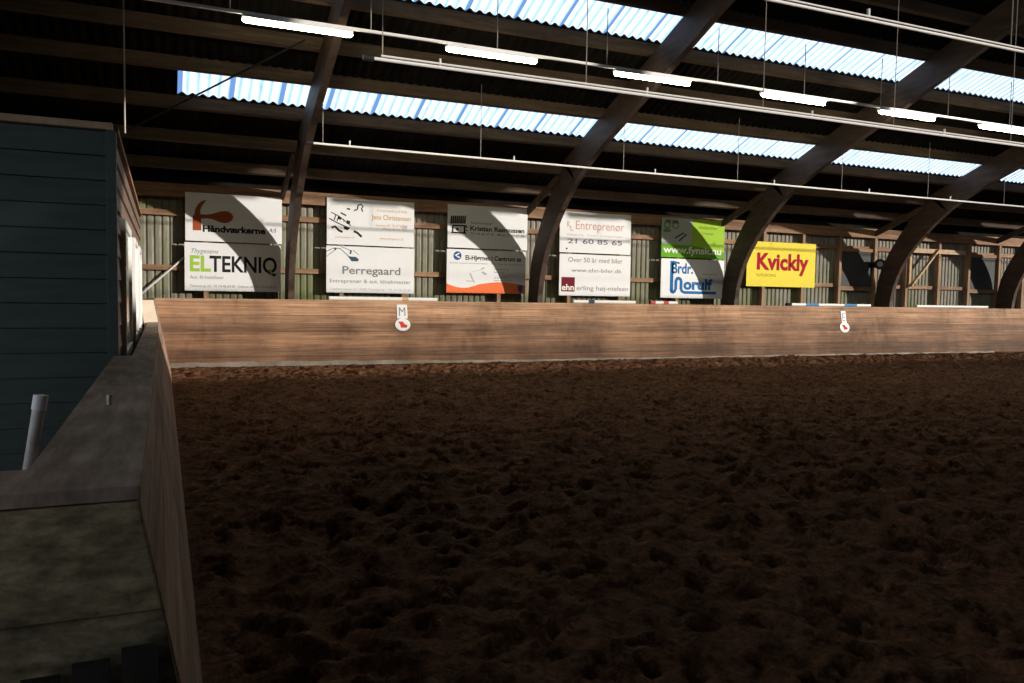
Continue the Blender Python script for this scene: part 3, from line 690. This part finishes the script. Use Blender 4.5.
def bay(u0, u1, v0, v1, label):
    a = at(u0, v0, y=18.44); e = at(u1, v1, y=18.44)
    root = thing('bay_panel', label, 'bay', (a.x, 18.46, e.z), 'dark hatch panels in the far wall')
    MB().box((a.x, 18.44, e.z), (e.x, 18.465, a.z)).build('panel', 'bay', root)
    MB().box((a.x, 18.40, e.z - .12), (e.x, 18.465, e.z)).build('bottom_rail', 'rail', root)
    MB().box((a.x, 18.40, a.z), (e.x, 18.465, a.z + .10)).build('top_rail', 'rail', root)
bay(840.5, 871, 251, 287, 'dark hatch panel painted as wall shade between yellow board and the black device')  # dark sheet paints the shade on the corrugated wall here
bay(969, 994, 257, 290, 'dark hatch panel left of the farthest arch beam')

a = at(118, 313.5, y=18.448); e = at(190, 252.5, y=18.448); a2 = at(166, 310.5, y=18.448)
a = at(136, 298.4, y=18.448)
root = thing('rod_brace', 'pale V-shaped rod brace showing between the cabin and the lower left board', 'brace', a)
MB().tube([e, a], .022, 8).build('upper_rod', 'pvc_cap', root)
MB().tube([a, a2], .016, 8).build('lower_rod', 'pvc_cap', root)

# wind bracing rod under the roof, hanging wire at the left
def under_roof(u, v, off):
    d = at(u, v, y=10) - CAM; t = (11.412 + off - .41 * CAM.y - CAM.z) / (d.z + .41 * d.y); return CAM + d * t
tag(MB().tube([under_roof(128, 130, -.10), under_roof(305, 40, -.10)], .018, 8).build('tie_rod', 'dark_steel'), 'thin dark bracing rod crossing the left end of the lower skylight', 'rod')
wt = at(124, 44, y=12.2); 
tag(MB().tube([(wt.x, 12.2, roof_z(12.2)), (wt.x, 12.2, at(124, 133, y=12.2).z)], .012, 6).build('hanging_wire', 'wire', origin=(wt.x, 12.2, roof_z(12.2))), 'single wire hanging from the roof above the cabin corner', 'wire')

# ------------------------------------------------------------------ lighting rail with six lit tubes
YA = 12.16
zl = lambda x: 5.43 + .0 * x
A_Z = 5.455
pa = at(125, 14, y=YA)
root = thing('lighting_rail', 'thin suspended rail carrying the six lit fluorescent lamps', 'rail', (pa.x, YA, A_Z))
MB().box((-.62, YA - .022, A_Z), (30, YA + .022, A_Z + .04)).build('channel', 'white', root)
for u in (671 / 2.926 + .5, 370.5, 496.5, 606, 717, 803.9, 880.8, 948.6, 1010.7):
    x = at(u, 100, y=YA).x
    if u < 240: x = at(230, 18, y=YA).x
    MB().tube([(x, YA, A_Z + .035), (x, YA, roof_z(YA) + .02)], .008, 6).build('hanger_wire', 'wire', root)
MB().tube([(-.6, YA, A_Z + .035), (-.6, YA, roof_z(YA) + .02)], .008, 6).build('hanger_wire', 'wire', root)
lamp_labels = ['lit fluorescent lamp nearest the cabin, first from the left on the rail', 'lit fluorescent lamp second from the left on the suspended rail', 'lit fluorescent lamp third from the left, crossing the second arch beam',
               'lit fluorescent lamp fourth from the left on the suspended rail', 'lit fluorescent lamp fifth from the left on the suspended rail', 'lit fluorescent lamp at the right end near the picture edge']
proto = None
for i, (u0, u1) in enumerate([(242, 352), (446, 539.5), (614, 695), (761, 828), (879, 935), (979, 1030)]):
    x0 = at(u0, 26 + (u0 - 242) * .148, y=YA).x; x1 = x0 + 1.57
    if proto is None:
        proto = thing('fluorescent_lamp', lamp_labels[0], 'lamp', (x0, YA, A_Z - .001), 'fluorescent lamps on the suspended rail')
        z = A_Z - .001
        MB().box((x0, YA - .055, z - .045), (x0 + 1.57, YA + .055, z)).build('housing', 'white', proto, bevel=.006)
        tb = MB(); n = 20; prof = [(0, .010), (.012, .025), (.03, .034), (.06, .037), (1.51, .037), (1.54, .034), (1.558, .025), (1.57, .010)]
        for px_, r_ in prof:
            for k in range(n): tb.v.append((x0 + px_, YA + r_ * math.cos(2 * PI * k / n), z - .074 + r_ * math.sin(2 * PI * k / n)))
        for a in range(len(prof) - 1):
            for k in range(n): tb.f.append((a * n + k, a * n + (k + 1) % n, (a + 1) * n + (k + 1) % n, (a + 1) * n + k))
        tb.f += [tuple(range(n - 1, -1, -1)), tuple(len(tb.v) - n + k for k in range(n))]
        tb.build('tube', 'tube', proto, smooth=True)
    else: dup(proto, (x0, YA, A_Z - .001), lamp_labels[i])

# ------------------------------------------------------------------ sprinkler pipes
def sprinkler(x0, x1, y, z, wires, nozzles, label, twin, k=1.0):
    root = thing('sprinkler_pipe', label, 'pipe', (x0, y, z), 'suspended sprinkler pipes')
    MB().tube([(x0, y, z), (x1, y, z)], .020 * k, 12).build('pipe', 'pipe', root)
    if twin: MB().tube([(x0 + .1, y - .02, z + .037 * k), (x1, y - .02, z + .037 * k)], .012 * k, 10).build('feed_line', 'pipe', root)
    MB().tube([(x0 - .10, y, z), (x0 + .02, y, z)], .034, 10).build('end_plug', 'dark_steel', root)
    for x in wires: MB().tube([(x, y, z + .02), (x, y, roof_z(y) + .03)], .006, 6).build('hanger_wire', 'wire', root)
    for x in nozzles:
        n = MB().tube([(x, y, z + .02), (x, y, z + .10)], .016, 8).build('nozzle', 'pipe', root)
xs_ = lambda us, y: [at(u, 100, y=y).x for u in us]
YC_, ZC_ = 14.42, 4.15
sprinkler(at(312, 146, y=YC_).x, 34, YC_, ZC_, xs_((323, 481.4, 625, 740, 845, 932, 1009), YC_), xs_((350, 515, 657, 777, 873, 955), YC_), 'lower sprinkler pipe running in front of the far wall', False)
YB_, ZB_ = 9.06, 4.18
sprinkler(at(372, 59, y=YB_).x, 24, YB_, ZB_, [at(u, v, y=YB_).x for u, v in ((382.5, 58), (586, 85), (762.9, 109), (893.5, 128), (1010, 155))], [at(u, v, y=YB_).x for u, v in ((440, 65), (647, 93), (812, 117), (944, 140))], 'middle sprinkler pipe running just below the lit lamps', True)
YD_, ZD_ = 5.70, 4.165
sprinkler(1.2, 20, YD_, ZD_, [at(u, v, y=YD_).x for u, v in ((640, 2), (1010.7, 48))], [at(u, v, y=YD_).x for u, v in ((868.5, 10),)], 'upper sprinkler pipe crossing the top right of the roof', True, .68)

# ------------------------------------------------------------------ light
w = bpy.data.worlds.new('sky'); bpy.context.scene.world = w; w.use_nodes = True; nt = w.node_tree; nt.nodes.clear()
wo = nt.nodes.new('ShaderNodeOutputWorld'); vm = nt.nodes.new('ShaderNodeVectorMath'); vm.operation = 'DOT_PRODUCT'; vm.inputs[1].default_value = (-.25, .97, 0); bg = nt.nodes.new('ShaderNodeBackground'); tc = nt.nodes.new('ShaderNodeTexCoord'); sp = nt.nodes.new('ShaderNodeSeparateXYZ')
nt.links.new(tc.outputs['Generated'], vm.inputs[0])
mr = nt.nodes.new('ShaderNodeMapRange'); mr.inputs['From Min'].default_value = -.08; mr.inputs['From Max'].default_value = .33; mr.interpolation_type = 'SMOOTHSTEP'
nt.links.new(vm.outputs['Value'], mr.inputs['Value'])
mr2 = nt.nodes.new('ShaderNodeMapRange'); mr2.interpolation_type = 'SMOOTHSTEP'; mr2.inputs['From Min'].default_value = -.05; mr2.inputs['From Max'].default_value = -.35; mr2.inputs['To Min'].default_value = 0; mr2.inputs['To Max'].default_value = .42
nt.links.new(tc.outputs['Generated'], sp.inputs[0]); nt.links.new(sp.outputs['X'], mr2.inputs['Value'])
nt.links.new(mixc(nt, math_node(nt, 'MAXIMUM', mr.outputs[0], mr2.outputs[0]), (0.10, 0.095, 0.09), (2.7, 2.95, 3.3)), bg.inputs[0]); bg.inputs[1].default_value = 1.0
nt.links.new(bg.outputs[0], wo.inputs[0])

EL = math.radians(11.0); T = 1.1
hd = Vector((-T, 1, 0)).normalized(); dirv = Vector((hd.x * math.cos(EL), hd.y * math.cos(EL), -math.sin(EL)))
sd_ = bpy.data.lights.new('sun', 'SUN'); sd_.energy = 4.7; sd_.angle = math.radians(0.9); sd_.color = (1.0, 0.91, 0.80)
so = bpy.data.objects.new('sun', sd_); C.objects.link(so); so.rotation_euler = dirv.to_track_quat('-Z', 'Y').to_euler(); so.location = (40, -10, 12)

vs = bpy.context.scene.view_settings
vs.view_transform = 'Standard'; vs.look = 'None'; vs.exposure = 0.0; vs.gamma = 1.0; vs.use_curve_mapping = False
bpy.context.scene.cycles.max_bounces = 8; bpy.context.scene.cycles.transparent_max_bounces = 16
